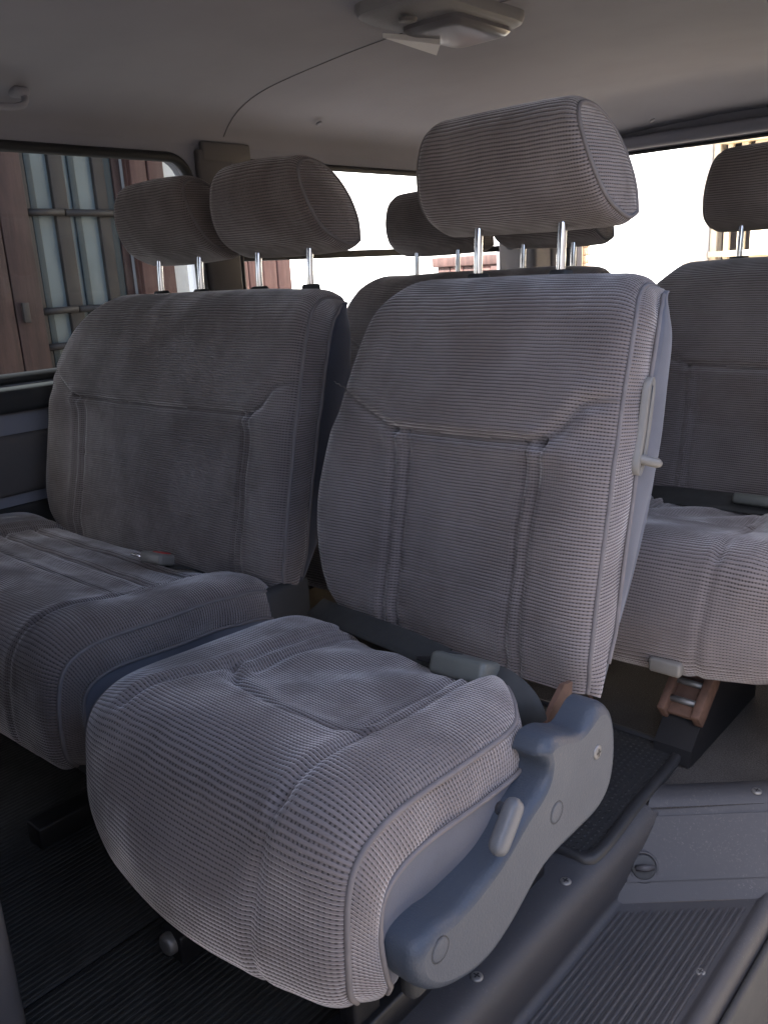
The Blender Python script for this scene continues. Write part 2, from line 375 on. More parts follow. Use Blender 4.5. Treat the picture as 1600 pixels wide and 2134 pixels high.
def sstep(x, a, b):
    t = np.clip((x-a)/(b-a), 0, 1); return t*t*(3-2*t)
HEAD = np.array([  # closed headrest section (Y,Z) relative to the post foot (1.05,.78), starting low at the back
    (.060, .076), (.064, .112), (.056, .150), (.036, .184), (.006, .204), (-.028, .206), (-.047, .190), (-.049, .158), (-.038, .122), (-.018, .094), (.010, .078), (.038, .070)])
def headrest(parent, cx, dy, dz=0, hw=.138, post=.068, mat='fabric', low=.0, seed=3, taper=.034):
    h = np.vstack([HEAD, HEAD[:1]]); n = 110
    C = np.hstack([h, np.zeros((len(h), 2))]); A, s = spl(C, n)
    P = A[:, :2]+np.array([1.05+dy, .78+dz-low]); T = np.gradient(P, axis=0); T[0] = T[-1] = (P[1]-P[-2]); T /= np.linalg.norm(T, axis=1)[:, None]
    N = np.stack([T[:, 1], -T[:, 0]], 1)
    c = P.mean(0)
    if ((P-c)*N).sum() < 0: N = -N
    a = np.linspace(-1, 1, 64); uu = np.sign(a)*(1-(1-np.abs(a))**1.4)
    tz = (P[:, 1]-P[:, 1].min())/np.ptp(P[:, 1]); hwz = hw-taper*tz**1.4
    X = cx+uu[None]*hwz[:, None]; e = hwz[:, None]*(1-np.abs(uu))[None]; rho = .018
    D = np.sqrt(np.clip(rho**2-(rho-np.clip(e, 0, rho))**2, 0, None))*.5-.001+.004*np.clip(1-np.abs(uu)**2, 0, 1)[None]
    Sg = np.repeat(s[:, None], 64, 1); D = D+fold_noise(X, np.repeat(P[:, 1:2], 64, 1), .0011, seed)
    G = np.stack([X, P[:, None, 0]+N[:, None, 0]*D, P[:, None, 1]+N[:, None, 1]*D], -1)
    G[-1] = G[0]
    ho = grid('headrest', G, mat, parent, np.stack([X, Sg], -1), flip=True)
    for sg, col in ((-1, 0), (1, 63)):
        E = G[:, col]; cc = E.mean(0); k = np.linspace(0, 1, 12)
        R = np.stack([cc*q+E*(1-q)+np.array([sg*(.001+.013*math.sin(q*math.pi/2)), 0, 0]) for q in k], 1)
        grid('end_cap', R, mat, ho, R[..., 1:3], flip=sg < 0)
        tube('piping', E[:-1]+np.array([sg*.001, 0, 0]), .0030, 'piping', ho, 8, True)
    for sg in (-1, 1):
        x = cx+sg*post; z1 = .78+dz-low+.10
        pts = spl([(1.052+dy, .752+dz), (1.053+dy, .80+dz), (1.056+dy, .84+dz), (1.062+dy, z1+.01)], 14)[0]
        tube('headrest_post', [(x, p[0], p[1]) for p in pts], .0062, 'chrome', ho, 12)
        box('post_sleeve', (x-.013, 1.040+dy, .758+dz), (x+.013, 1.066+dy, .7890+dz), 'trim_dark', parent, .005)
    return ho

def seat_back(parent, xL, xR, dy, dz, insert, seam_s=.300, pairs=None, seed=1, nU=110, strip=.024, sidemat='velour'):
    pr = shift(BACK if pairs is None else pairs, dy, dz); a, b = insert
    def disp(X, Sg, e):
        low = 1-sstep(Sg, seam_s-.02, seam_s+.02)
        bol = (np.exp(-((X-(xL+.052))/.042)**2)+np.exp(-((X-(xR-.048))/.042)**2))
        d = .013*bol*low*sstep(Sg, 0, .12)+.004*np.sin(np.pi*np.clip((X-xL)/(xR-xL), 0, 1))*(1-low)
        d = d+.010*np.exp(-((Sg-seam_s-.05)/.06)**2)*sstep(e, 0, .06)
        d = d-.006*low*sstep(X, a, a+.03)*(1-sstep(X, b-.03, b))
        d = d+.0035*low*np.sin((Sg-.05)*55)*np.exp(-((X-b)/.05)**2)*.4
        return d-.012*(1-sstep(Sg, 0, .05))
    cl = [(a, seam_s), (a-.03, seam_s+.012), (xL+.045, seam_s+.045), (xL+.005, seam_s+.06)]
    cr = [(b, seam_s), (b+.025, seam_s+.018), (xR-.04, seam_s+.050), (xR-.002, seam_s+.058)]
    hz = [(a, seam_s), ((a+b)/2, seam_s-.003), (b, seam_s)]
    seams = [(hz, .009, .006), (cl, .007, .007), (cr, .009, .008)]
    for x, sgn in ((a, 1), (b, -1)):
        seams += [([(x, seam_s), (x-.006*sgn*-1, .16), (x+.004*sgn, 0)], .006, .005), ([(x+strip*sgn, seam_s), (x+(strip+.003)*sgn, .16), (x+(strip+.004)*sgn, 0)], .0045, .004)]
    for q in (.105, .185): seams.append(([(a+strip, q), (b-strip, q-.002)], .0016, .004))
    m, G, A, s = upholster(parent, 'backrest', pr, xL, xR, disp, nT=170, nU=nU, seams=seams, seed=seed, outward=1, rho=.030, amp=.016, xin=-.002, sidemat=sidemat)
    stitch(m, G, A, s, xL, xR, hz)
    stitch(m, G, A, s, xL, xR, cr, r=.0007)
    stitch(m, G, A, s, xL, xR, cl, r=.0007)
    # plain cloth back
    A2, _ = spl(pr, 40); U = np.linspace(0, 1, 10)
    R = np.stack([np.stack([A2[:, 2*0+4]+xL+.012+(xR-A2[:, 5]-.012-(xL+.012+A2[:, 4]))*q, A2[:, 2]+.012*math.sin(q*math.pi), A2[:, 3]], 1) for q in U], 1)
    grid('back_panel', R, 'velour_dark', parent)
    return m, G, A, s

def seat_cushion(parent, xL, xR, dy, dz, insert, pairs=None, seed=11, nU=110, arc=.315, cross=(), bow=.028, slack=.0055):
    pr = shift(CUSH if pairs is None else pairs, dy, dz); a, b = insert
    # s runs from the rear, over the top (about .05 to .40), down the front (to about .58)
    def disp(X, Sg, e):
        u = np.clip((X-xL)/(xR-xL), 0, 1)
        top = 1-sstep(Sg, .43, .50)
        bol = .3*np.exp(-((X-(xL+.055))/.045)**2)+.8*np.exp(-((X-(xR-.05))/.045)**2)
        d = .010*bol*top*sstep(Sg, .02, .10)
        ins = sstep(X, a-.01, a+.03)*(1-sstep(X, b-.03, b+.01))*(1-sstep(Sg, arc-.02, arc+.02))
        d = d-.010*ins
        d = d+.012*np.exp(-((Sg-.40)/.07)**2)*sstep(e, 0, .08)            # thigh roll
        d = d+bow*np.sin(np.pi*u)*sstep(Sg, .43, .53)                     # bowed front
        d = d+ins*slack*np.sin(X*52+Sg*46)*np.exp(-((Sg-.16)/.10)**2)     # slack cloth in the middle
        return d
    m1 = (a+b)/2
    arcp = [(a, arc-.035), (a+.03, arc-.012), (m1, arc+.006), (b-.03, arc+.002), (b, arc-.015)]
    seams = [(arcp, .007, .007),
             ([(a, .02), (a, arc-.035), (a-.01, arc+.03), (a-.018, .41)], .006, .007), ([(a+.022, .02), (a+.022, arc-.05)], .005, .005),
             ([(b, .02), (b, arc-.015), (b+.005, arc+.04), (b+.008, .42)], .006, .007), ([(b+.008, .42), (b+.004, .49), (b-.012, .64)], .0028, .006), ([(b-.022, .02), (b-.022, arc-.03)], .004, .005)]
    for q in cross: seams.append(([(a+.02, q), (m1, q+.004), (b-.02, q)], .007, .006))
    m, G, A, s = upholster(parent, 'cushion', pr, xL, xR, disp, nT=170, nU=nU, seams=seams, seed=seed, outward=-1, rho=.036, amp=.013, bulge=.010, mat='fabric_seat')
    # dark pan closing the underside
    zb = .17+dz
    box('seat_pan', (xL+.05, .47+dy, zb-.035), (xR-.045, .77+dy, zb+.03), 'trim_dark', parent, .01)
    return m, G, A, s

# ------------------------------------------------------------------ the van's shell
XW, XR, YR, YF = -1.88, -.27, 2.95, -1.35          # inner faces: left side, door side, tailgate, front
def rrect(a0, a1, b0, b1, r, k=8):
    out = []
    for (ca, cb, st) in ((a1-r, b1-r, 0), (a0+r, b1-r, 1), (a0+r, b0+r, 2), (a1-r, b0+r, 3)):
        for i in range(k): an = math.pi/2*(st+i/(k-1)); out.append((ca+r*math.cos(an), cb+r*math.sin(an)))
    return out
def holed_panel(name, axis, pos, outer, inner, r, th, mat, parent=None, k=8):
    L = rrect(*inner, r, k); a0, a1, b0, b1 = outer; cor = [(a1, b1), (a0, b1), (a0, b0), (a1, b0)]
    P3 = (lambda a, b, d: (pos+d, a, b)) if axis == 'x' else (lambda a, b, d: (a, pos+d, b))
    V = []; Fc = []; n = len(L)
    for d in (0, th):
        V += [P3(a, b, d) for a, b in L]; V += [P3(a, b, d) for a, b in cor]
    for lay in (0, 1):
        o = lay*(n+4)
        for i in range(n):
            c, c2 = i//k, ((i+1) % n)//k; j = (i+1) % n
            Fc.append((o+i, o+j, o+n+c) if c == c2 else (o+i, o+j, o+n+c2, o+n+c))
    for i in range(n): j = (i+1) % n; Fc.append((i, j, n+4+j, n+4+i))
    for i in range(4): j = (i+1) % 4; Fc.append((n+i, n+j, n+4+n+j, n+4+n+i))
    return mesh(name, V, Fc, mat, parent, False)
def window(parent, axis, pos, inner, r, glass, gasket='rubber', gr=.009, th=0):
    P3 = (lambda a, b: (pos, a, b)) if axis == 'x' else (lambda a, b: (a, pos, b))
    L = rrect(*inner, r, 8)
    g = tube('window_gasket', [P3(a, b) for a, b in L], gr, gasket, parent, 8, True)
    P4 = (lambda a, b, d: (pos+d, a, b)) if axis == 'x' else (lambda a, b, d: (a, pos+d, b))
    n = len(L); V = [P4(a, b, th-.002) for a, b in L]+[P4(a, b, th+.002) for a, b in L]
    mesh('window_pane', [P4(a, b, th) for a, b in L], [tuple(range(n))], glass, parent, False)
    return g

# floor: one carpeted sheet with the step well cut out of the door side
def y_end(x, z): return .956+.866*(x+.476)+1.10*(z+.10)
fl = [(XW, YF), (-.500, YF), (-.500, 1.045), (-.458, 1.075), (-.27, 1.245), (XR, YR), (XW, YR)]
f = mesh('floor', [(x, y, 0) for x, y in fl], [tuple(range(len(fl)))], 'carpet', None, False)
structure(f, 'worn grey carpet on the van floor')
# ceiling with coved sides, drooping to the tailgate
CZ = np.array([(-1.885, 1.10), (-1.878, 1.14), (-1.850, 1.175), (-1.79, 1.212), (-1.68, 1.240), (-1.45, 1.262), (-1.27, 1.272), (-1.07, 1.277), (-.85, 1.270), (-.62, 1.252), (-.45, 1.228), (-.35, 1.19), (-.30, 1.15), (-.27, 1.10)])
cp, _ = spl(CZ, 60)
def droop(y): return .055*sstep(np.asarray(float(y)), 2.55, 2.93)
ys = np.r_[np.linspace(YF, 2.5, 30), np.linspace(2.54, 2.95, 14)]
G = [[(x, y, min(z, max(1.16, z-droop(y))) if z > 1.16 else z) for x, z in cp] for y in ys]
c = grid('ceiling', G, 'liner'); structure(c, 'grey cloth head lining under the van roof')
for y0 in (1.52,):
    tube('lining_seam', [(x, y0, z-.0005) for x, z in cp[2:-4]], .0014, 'liner_seam', c, 6)
for x, y, z in ((-1.80, 1.80, 1.199), (-1.76, 2.30, 1.214), (-1.30, 2.80, 1.216)):
    disc('trim_clip', (x, y, z), (.5, 0, -1), .009, .004, 'liner', c)
# left side wall: two windows
WZ0, WZ1 = .615, 1.098
wl = holed_panel('wall_left', 'x', XW, (-.15, 1.455, 0, 1.14), (.0, 1.405, WZ0, WZ1), .06, -.05, 'liner'); structure(wl)
window(wl, 'x', XW+.002, (.0, 1.405, WZ0, WZ1), .06, 'tint', gr=.012, th=-.03)
w2 = holed_panel('rear_quarter', 'x', XW, (1.455, YR, 0, 1.14), (1.545, 2.84, WZ0, WZ1), .05, -.05, 'liner', wl)
window(w2, 'x', XW+.002, (1.545, 2.84, WZ0, WZ1), .05, 'glass', th=-.03)
box('window_bar', (XW-.03, 1.55, .845), (XW+.006, 2.835, .866), 'trim_dark', w2, .004)
w3 = holed_panel('front_quarter', 'x', XW, (YF, -.15, 0, 1.14), (-1.1, -.20, WZ0, WZ1), .05, -.05, 'trim', wl)
box('pillar_trim', (XW, 1.425, .60), (XW+.018, 1.535, 1.12), 'trim', wl, .012)
box('pillar_cap', (XW+.004, 1.440, 1.090), (XW+.020, 1.60, 1.140), 'trim', wl, .012)
box('ledge', (XW, -.1, .545), (XW+.045, 1.425, .600), 'trim_dark', wl, .012)
box('arm_rest_panel', (XW, -.1, .36), (XW+.022, 1.30, .495), 'trim', wl, .010)
box('lower_panel', (XW, -.1, .02), (XW+.018, 1.35, .335), 'trim_dark', wl, .010)
# tailgate wall and pillar
wr = holed_panel('wall_rear', 'y', YR, (XW, XR, 0, 1.27), (-1.655, -.48, .55, 1.142), .05, .05, 'liner'); structure(wr)
window(wr, 'y', YR+.0, (-1.655, -.48, .55, 1.142), .05, 'glass', gr=.006, th=.03)
box('header_trim', (-1.78, YR-.050, 1.150), (-.36, YR-.004, 1.192), 'liner', wr, .014)
box('pillar_trim', (XW, 2.86, .50), (-1.70, YR-.003, 1.15), 'trim', wr, .02)
sp = box('speaker_cover', (-1.86, 2.74, .66), (-1.70, 2.862, .90), 'trim', wr, .02)
disc('speaker_dial', (-1.80, 2.74, .87), (0, -1, 0), .022, .006, 'trim_dark', sp)
# door side: rear quarter with its window, front quarter; the sliding door stands open
wd = holed_panel('wall_right', 'x', XR, (1.26, YR, -.1, 1.14), (1.40, 2.78, WZ0, WZ1), .05, .05, 'trim'); structure(wd)
window(wd, 'x', XR, (1.40, 2.78, WZ0, WZ1), .05, 'tint', th=.03)
holed_panel('front_quarter', 'x', XR, (YF, .045, -.2, 1.14), (-1.1, -.12, .75, WZ1), .05, .05, 'trim', wd)
wf = box('front_blockout', (XW, YF-.05, -.2), (XR, YF, 1.27), 'trim', None, 0); structure(wf)  # unseen front end, closed solid where the windscreen is, to keep out light

# entry step: sill, riser, tread, outer lip, sloping end panel
SEC = spl([(-.540, .004), (-.520, .010), (-.480, .011), (-.464, .006), (-.457, -.008), (-.458, -.03), (-.465, -.075), (-.469, -.094), (-.461, -.100)], 26)[0].tolist()
SEC += [(-.40, -.1005), (-.35, -.1005), (-.316, -.100)]+spl([(-.312, -.0995), (-.308, -.095), (-.302, -.093), (-.296, -.094), (-.291, -.100), (-.289, -.12), (-.288, -.16)], 14)[0].tolist()
SEC = np.array(SEC)
rows = []
for x, z in SEC:
    ye = 1.062 if x < -.4585 and z > -.005 else y_end(x, min(z, 0))
    rows.append([(x, YF+.3+(ye-YF-.3)*t, z) for t in np.linspace(0, 1, 24)])
st = grid('entry_step', rows, 'step'); structure(st, 'grey plastic entry step with ribbed tread at the sliding door')
pan = [[(x+0, y_end(x, z), z) for z in (-.10, -.094, -.06, -.02, -.004)]+[(x, y_end(x, 0)+.004, .006), (x-.006, y_end(x, 0)+.022, .012), (x-.012, y_end(x, 0)+.045, .010), (x-.013, y_end(x, 0)+.052, .002)] for x in np.linspace(-.472, -.20, 12)]
pn = grid('end_panel', pan, 'step', st, flip=True)
def onpan(a, h, out=0.):
    x = -.472+a*.18; z = -.10+h; n = np.array([.866*.7, -.7, .55]); n /= np.linalg.norm(n)
    return np.array([x, y_end(x, z), z])+n*out
NP = np.array([.866*.7, -.7, .55]); NP /= np.linalg.norm(NP)
hat = rrect(.03, 1.2, .022, .090, .010, 5)
def hatpt(a, h, o): return onpan(a, h, o)
V = [hatpt(a, h, .0005) for a, h in hat]+[hatpt(a, h, .003) for a, h in hat]; n = len(hat)
hatch = mesh('hatch_cover', V, [(i, (i+1) % n, n+(i+1) % n, n+i) for i in range(n)]+[tuple(range(n, 2*n))], 'step', pn, False)
kc = onpan(.105, .037, .003)
tube('knob_ring', [kc+.0205*(math.cos(t)*np.cross(NP, (0, 0, 1.))/np.linalg.norm(np.cross(NP, (0, 0, 1.)))+math.sin(t)*np.cross(NP, np.cross(NP, (0, 0, 1.))/np.linalg.norm(np.cross(NP, (0, 0, 1.))))) for t in np.linspace(0, 2*math.pi, 24, endpoint=False)], .0022, 'step', hatch, 6, True)
kn = disc('knob', kc, NP, .018, .004, 'trim_dark', hatch)
tv = np.cross(NP, (0, 0, 1.)); tv /= np.linalg.norm(tv)
tube('knob_grip', [kc+NP*.008-tv*.013, kc+NP*.012, kc+NP*.008+tv*.013], [.004, .0055, .004], 'step', hatch, 8)
x = -.456; ribn = 0
rib0 = None
while x < -.322:
    y1 = y_end(x, -.1)-.022; y0 = -.9
    o = box('rib', (x, y0, -.1012), (x+.0050, y1, -.0965), 'step', st, .0018, 2)
    x += .0082; ribn += 1
for y in (.641, .43, .842): screw((-.481, y, .0095), (0, 0, 1), .0075, st)
screw((-.354, 1.19, .0095), (0, 0, 1), .0075, st); screw((-.325, .915, -.0995), (0, 0, 1), .0065, st)
# outer body sill in painted metal and the ground outside
box('body_sill', (-.287, YF, -.42), (-.276, 1.9, -.125), 'trim_dark', st, .012)
g = mesh('ground', [(-60, -60, -.55), (60, -60, -.55), (60, 60, -.55), (-60, 60, -.55)], [(0, 1, 2, 3)], 'soil', None, False); structure(g, 'brown earth outside the van')

bwl = box('light_block_wall', (2.3, -14, -.55), (2.5, 9, 1.45), 'blockwall', None, .02); structure(bwl, 'unseen plain wall added opposite the sliding door to block low sky light')  # unseen wall, added to keep low sky light out of the van
# ------------------------------------------------------------------ floor mats
fm = box('ribbed_floor_mat', (-.86, -.25, .002), (-.545, .86, .007), 'ribmat', None, .003); tag(fm, 'black ribbed floor mat under the single seat beside the entry step', 'mat')
fm = box('ribbed_floor_mat', (-1.80, -.25, .002), (-.866, .86, .007), 'ribmat', None, .003); tag(fm, 'black ribbed floor mat under the two-seat bench', 'mat')
rm = thing('rubber_mat', 'black dotted rubber mat with raised border lying behind the single seat', 'mat')
mo = [(-.463, .892), (-.475, 1.05), (-.478, 1.225), (-.95, 1.235), (-.95, .90)]
mo2 = np.array(spl([(-.70, .888), (-.50, .886), (-.466, .905), (-.472, 1.05), (-.478, 1.205), (-.50, 1.232), (-.70, 1.236), (-.93, 1.236), (-.95, 1.21), (-.95, 1.05), (-.95, .91), (-.93, .89), (-.70, .888)], 90)[0])
ctr = mo2.mean(0); rings = []
for f_, z in ((1, .010), (1, .018), (.985, .0205), (.945, .0205), (.935, .0165)): rings.append([(ctr[0]+(p[0]-ctr[0])*f_, ctr[1]+(p[1]-ctr[1])*f_, z) for p in mo2[:-1]])
grid('border', rings, 'dot_edge', rm, close=True)
n = len(mo2)-1
mesh('tread_field', [(ctr[0]+(p[0]-ctr[0])*.94, ctr[1]+(p[1]-ctr[1])*.94, .0163) for p in mo2[:-1]], [tuple(range(n))], 'dotmat', rm, False)

# ------------------------------------------------------------------ single seat (second row, door side)
seat = thing('passenger_seat', 'grey ribbed single seat with blue-grey side shield next to the entry step', 'seat')
SX0, SX1 = -.940, -.458
SB = BACK.copy(); SB[:, 4] = [.075, .040, .010, 0, .006, .034, .056, .070, .086, .100, .108, .110]
seat_back(seat, SX0, SX1, 0, 0, (-.792, -.548), pairs=SB, seed=2)
seat_cushion(seat, -.878, -.440, 0, -.004, (-.785, -.535), seed=5, slack=.0032)
headrest(seat, -.680, 0, hw=.147, seed=6)
# recliner side shield
OUT = [(.650, .322), (.662, .336), (.686, .334), (.708, .324), (.726, .317), (.742, .322), (.762, .331), (.783, .326), (.800, .305), (.806, .275), (.806, .247), (.796, .215), (.765, .197), (.714, .196), (.664, .196), (.640, .191), (.612, .176), (.580, .161), (.544, .153), (.505, .160), (.470, .176), (.447, .198), (.440, .222), (.447, .241), (.478, .244), (.502, .241), (.531, .245), (.566, .253), (.592, .264), (.612, .276), (.635, .284), (.653, .291), (.663, .303), (.655, .320)]
def closed_spline(P, n):
    P = np.array(P); Q = np.vstack([P[-3:], P, P[:3]]); o, _ = spl(Q, 1200)
    i0 = np.argmin(((o[:600]-P[0])**2).sum(1)); i1 = 600+np.argmin(((o[600:]-P[0])**2).sum(1)); o = o[i0:i1]
    return o[np.linspace(0, len(o)-1, n, endpoint=False).astype(int)]
O = closed_spline(OUT, 150)
def inset(O, d, it=6):
    R = O.copy()
    for _ in range(it):
        T = np.roll(R, -1, 0)-np.roll(R, 1, 0); T /= np.linalg.norm(T, axis=1)[:, None]+1e-9
        area = (R[:, 0]*np.roll(R[:, 1], -1)-np.roll(R[:, 0], -1)*R[:, 1]).sum()
        N = np.stack([-T[:, 1], T[:, 0]], 1)*(1 if area > 0 else -1)
        R = R+N*d/it
        for __ in range(2): R = .5*R+.25*(np.roll(R, 1, 0)+np.roll(R, -1, 0))
    return R
XS = -.437
lev = [(0, 0, -.434), (0, 0, -.4085), (.0012, 1, -.4025), (.0035, 2, -.3985), (.0065, 3, -.3958), (.0105, 4, -.3945)]
rings = []
for d, it, x in lev:
    R = inset(O, d, max(1, it)) if d else O
    rings.append([(x, p[0], p[1]) for p in R])
V = np.array(rings).reshape(-1, 3); n = 150; Fc = []
for i in range(len(lev)-1):
    for q in range(n): Fc.append((i*n+q, i*n+(q+1) % n, (i+1)*n+(q+1) % n, (i+1)*n+q))
from mathutils.geometry import delaunay_2d_cdt
cap = [Vector((p[1], p[2])) for p in rings[-1]]
vo, _, fo, *_r = delaunay_2d_cdt(cap, [], [list(range(n))], 1, 1e-7)
base = len(V); V = np.vstack([V, [(lev[-1][2], p[0], p[1]) for p in vo]]); Fc += [tuple(base+i for i in f_) for f_ in fo]
sh = mesh('recliner_shield', V, Fc, 'plastic', seat)
XF = -.3945
screw((XF-.002, .758, .278), (1, 0, 0), .0085, sh)
for y, z in ((.672, .250), (.474, .222)):
    disc('plug_cap', (XF-.0008, y, z), (1, 0, 0), .0115, .0016, 'plastic', sh, 24, .1)
    tube('cap_gap', [(XF-.0003, y+.0122*math.cos(t), z+.0122*math.sin(t)) for t in np.linspace(0, 6.283, 28, endpoint=False)], .0007, 'trim_dark', sh, 6, True)
# recliner lever: a paddle standing off the shield
lp = np.array([(.548, .278), (.560, .290), (.574, .305), (.586, .318)])
nl = 24; L = spl(lp, nl)[0]; T = np.gradient(L, axis=0); T /= np.linalg.norm(T, axis=1)[:, None]; N = np.stack([-T[:, 1], T[:, 0]], 1)
G = []
for i in range(nl):
    q = i/(nl-1); wd_ = .0115*math.sqrt(max(.02, 1-(2*q-1)**6)); row = []
    for t in np.linspace(0, 2*math.pi, 18, endpoint=False):
        cx_, sy_ = math.copysign(abs(math.cos(t))**.6, math.cos(t)), math.copysign(abs(math.sin(t))**.6, math.sin(t))
        p = L[i]+N[i]*wd_*cx_; row.append((-.386+.008*sy_*math.sqrt(max(.05, 1-(2*q-1)**8)), p[0], p[1]))
    G.append(row)
lv = grid('recline_lever', G, 'lever', seat, close=True)
tube('lever_shaft', [(-.402, .580, .304), (-.388, .578, .306)], .007, 'plastic', lv, 10)
# fold-down slot with its handle on the side of the backrest
def bez(pts, w, x, mat, nm, par, h=.004, n=30):
    C, _ = spl(pts, n); T = np.gradient(C, axis=0); T /= np.linalg.norm(T, axis=1)[:, None]; N = np.stack([-T[:, 1], T[:, 0]], 1); G = []
    for i in range(n):
        q = i/(n-1); ww = w*math.sqrt(max(.05, 1-(2*q-1)**8))
        G.append([(x+h*hh, *(C[i]+N[i]*ww*k)) for k, hh in ((-1, -1), (-.92, .6), (-.6, 1), (-.3, 1), (-.12, .2), (.12, .2), (.3, 1), (.6, 1), (.92, .6), (1, -1))])
    return grid(nm, G, mat, par)
bz = bez([(.977, .660), (.972, .632), (.961, .585), (.946, .545)], .0125, -.4455, 'beige', 'slot_bezel', seat)
tube('slot', [(-.4438, .976, .650), (-.4438, .970, .628), (-.4438, .960, .587), (-.4438, .948, .555)], .0022, 'trim_dark', bz, 8)
tube('fold_handle', spl([(-.448, .966), (-.434, .970), (-.424, .979), (-.418, .990)], 12)[0].tolist() and [(-.450, .950, .566), (-.442, .952, .564), (-.435, .958, .561), (-.429, .966, .558), (-.427, .970, .556)], [.006, .006, .0062, .0062, .004], 'beige', bz, 12)
# hinge steel and runners
hp = np.array([(.755, .28), (.775, .305), (.800, .322), (.820, .318), (.815, .27), (.78, .25)])
nh = len(hp); V = [(-.466, *p) for p in hp]+[(-.460, *p) for p in hp]
mesh('hinge_plate', V, [tuple(range(nh)), tuple(range(nh, 2*nh))]+[(i, (i+1) % nh, nh+(i+1) % nh, nh+i) for i in range(nh)], 'rust', seat, False)
for x in (-.79, -.53):
    ra = box('seat_runner', (x-.02, .44, .004), (x+.02, .84, .045), 'steel', seat, .004)
    for y in (.50, .74): box('runner_leg', (x-.012, y-.02, .04), (x+.012, y+.02, .15), 'steel', seat, .004)
    disc('runner_end', (x, .442, .03), (0, -1, 0), .014, .012, 'screw', ra)
box('base_cover', (-.475, .50, .10), (-.452, .70, .185), 'trim_dark', seat, .012)

# lap belt lying in the gap of the single seat
lb = thing('lap_belt', 'dark lap belt with grey buckle lying in the gap of the single seat', 'seat belt')
def strap(name, pts, w, parent, mat='webbing', up=(0, -.55, .83), n=40, th=.0012):
    C = spl(np.array(pts)[:, [0, 1, 2]], n)[0]; T = np.gradient(C, axis=0); T /= np.linalg.norm(T, axis=1)[:, None]; u = np.array(up); G = []
    for i in range(n):
        s_ = np.cross(T[i], u); s_ /= np.linalg.norm(s_); nn = np.cross(s_, T[i])
        G.append([C[i]+s_*w*k+nn*th*h for k, h in ((-1, 0), (-.97, 1), (-.5, 1.3), (0, 1.1), (.5, 1.3), (.97, 1), (1, 0), (.97, -1), (0, -1), (-.97, -1))])
    return grid(name, G, mat, parent, close=True)
strap('webbing', [(-.925, .845, .300), (-.85, .800, .322), (-.76, .772, .335), (-.66, .760, .336), (-.60, .752, .334)], .018, lb)
strap('webbing', [(-.535, .750, .332), (-.512, .752, .328), (-.490, .755, .312), (-.478, .758, .285), (-.474, .760, .255)], .019, lb)
mb = Matrix.Translation((-.558, .742, .338)) @ Matrix.Rotation(math.radians(6), 4, 'Z') @ Matrix.Rotation(math.radians(-24), 4, 'X')
bk = box('buckle', (-.040, -.025, -.013), (.036, .025, .015), 'buckle', lb, .008, 4, mb)
box('tongue', (-.062, -.017, -.003), (-.036, .017, .003), 'steel', lb, .002, 2, mb)
box('press_button', (-.030, -.012, .010), (-.012, .012, .0162), 'trim_dark', bk, .003, 2, mb)

# ------------------------------------------------------------------ two-seat bench beside it
BX0, BX1 = -1.815, -1.025
BB = BACK.copy(); BB[:, 4] = [.05, .03, .005, 0, 0, .010, .055, .100, .135, .160, .175, .180]
bench = thing('bench_seat', 'grey ribbed two-seat bench with two headrests below the tinted window', 'bench seat')
seat_back(bench, BX0, BX1, .012, -.004, (-1.690, -1.118), pairs=BB, seed=22, nU=140, sidemat='velour_dark')
BC = CUSH.copy(); BC[:4, 5] = [.03, .015, 0, 0]; BC[:3, 0] += .02; BC[:3, 2] += .02
seat_cushion(bench, -1.86, -1.025, .052, -.014, (-1.72, -1.135), pairs=BC, seed=25, nU=150, arc=.285, cross=(.09, .15, .215), bow=.012, slack=.0008)
headrest(bench, -1.180, .012, -.004, hw=.136, seed=26); headrest(bench, -1.492, .012, -.004, seed=27)
for x in (-1.72, -1.14):
    box('bench_leg', (x-.03, .56, .004), (x+.03, .80, .15), 'trim_dark', bench, .01)
    box('floor_rail', (x-.02, .44, .003), (x+.02, .60, .040), 'steel', bench, .004)
box('bench_skirt', (-1.80, .535, .07), (-1.06, .56, .172), 'trim_dark', bench, .01)
box('recliner_housing', (-1.040, .82, .22), (-1.015, .92, .31), 'trim_dark', bench, .016)
bb = thing('belt_buckle', 'pale grey belt buckle with red button between bench cushion and backrest', 'seat belt')
mb = Matrix.Translation((-1.212, .752, .352)) @ Matrix.Rotation(math.radians(8), 4, 'Z') @ Matrix.Rotation(math.radians(-20), 4, 'X')
bo = box('buckle', (-.026, -.016, -.009), (.026, .020, .011), 'beige', bb, .006, 3, mb)
box('red_button', (-.006, -.006, .008), (.020, .014, .0128), 'red', bo, .002, 2, mb)
box('tongue', (-.052, -.012, -.002), (-.02, .014, .002), 'chrome', bb, .0015, 2, mb)
strap('webbing', [(-1.19, .758, .340), (-1.19, .80, .325), (-1.19, .85, .29)], .020, bb, up=(0, .3, 1))

# ------------------------------------------------------------------ third row
rb = thing('bench_seat', 'dark two-seat rear bench behind the single seat in the back of the van', 'bench seat')
RB = BACK.copy(); RB[:, 4] = [.05, .03, .005, 0, 0, .004, .02, .040, .06, .08, .09, .10]
seat_back(rb, -1.69, -.925, .785, .004, (-1.55, -1.04), pairs=RB, seed=42, nU=100)
seat_cushion(rb, -1.70, -.92, .80, -.012, (-1.56, -1.03), seed=45, nU=90)
headrest(rb, -1.430, .775, -.008, seed=46); headrest(rb, -1.105, .785, -.008, seed=47)
for x in (-1.60, -1.0): box('bench_leg', (x-.03, 1.36, .002), (x+.03, 1.56, .15), 'steel', rb, .01)
rs = thing('passenger_seat', 'dark grey ribbed rear seat with a lap belt and black floor latch', 'seat')
seat_back(rs, -.838, -.345, .800, 0, (-.70, -.46), seed=52)
seat_cushion(rs, -.840, -.335, .815, .004, (-.69, -.455), seed=55, arc=.27)
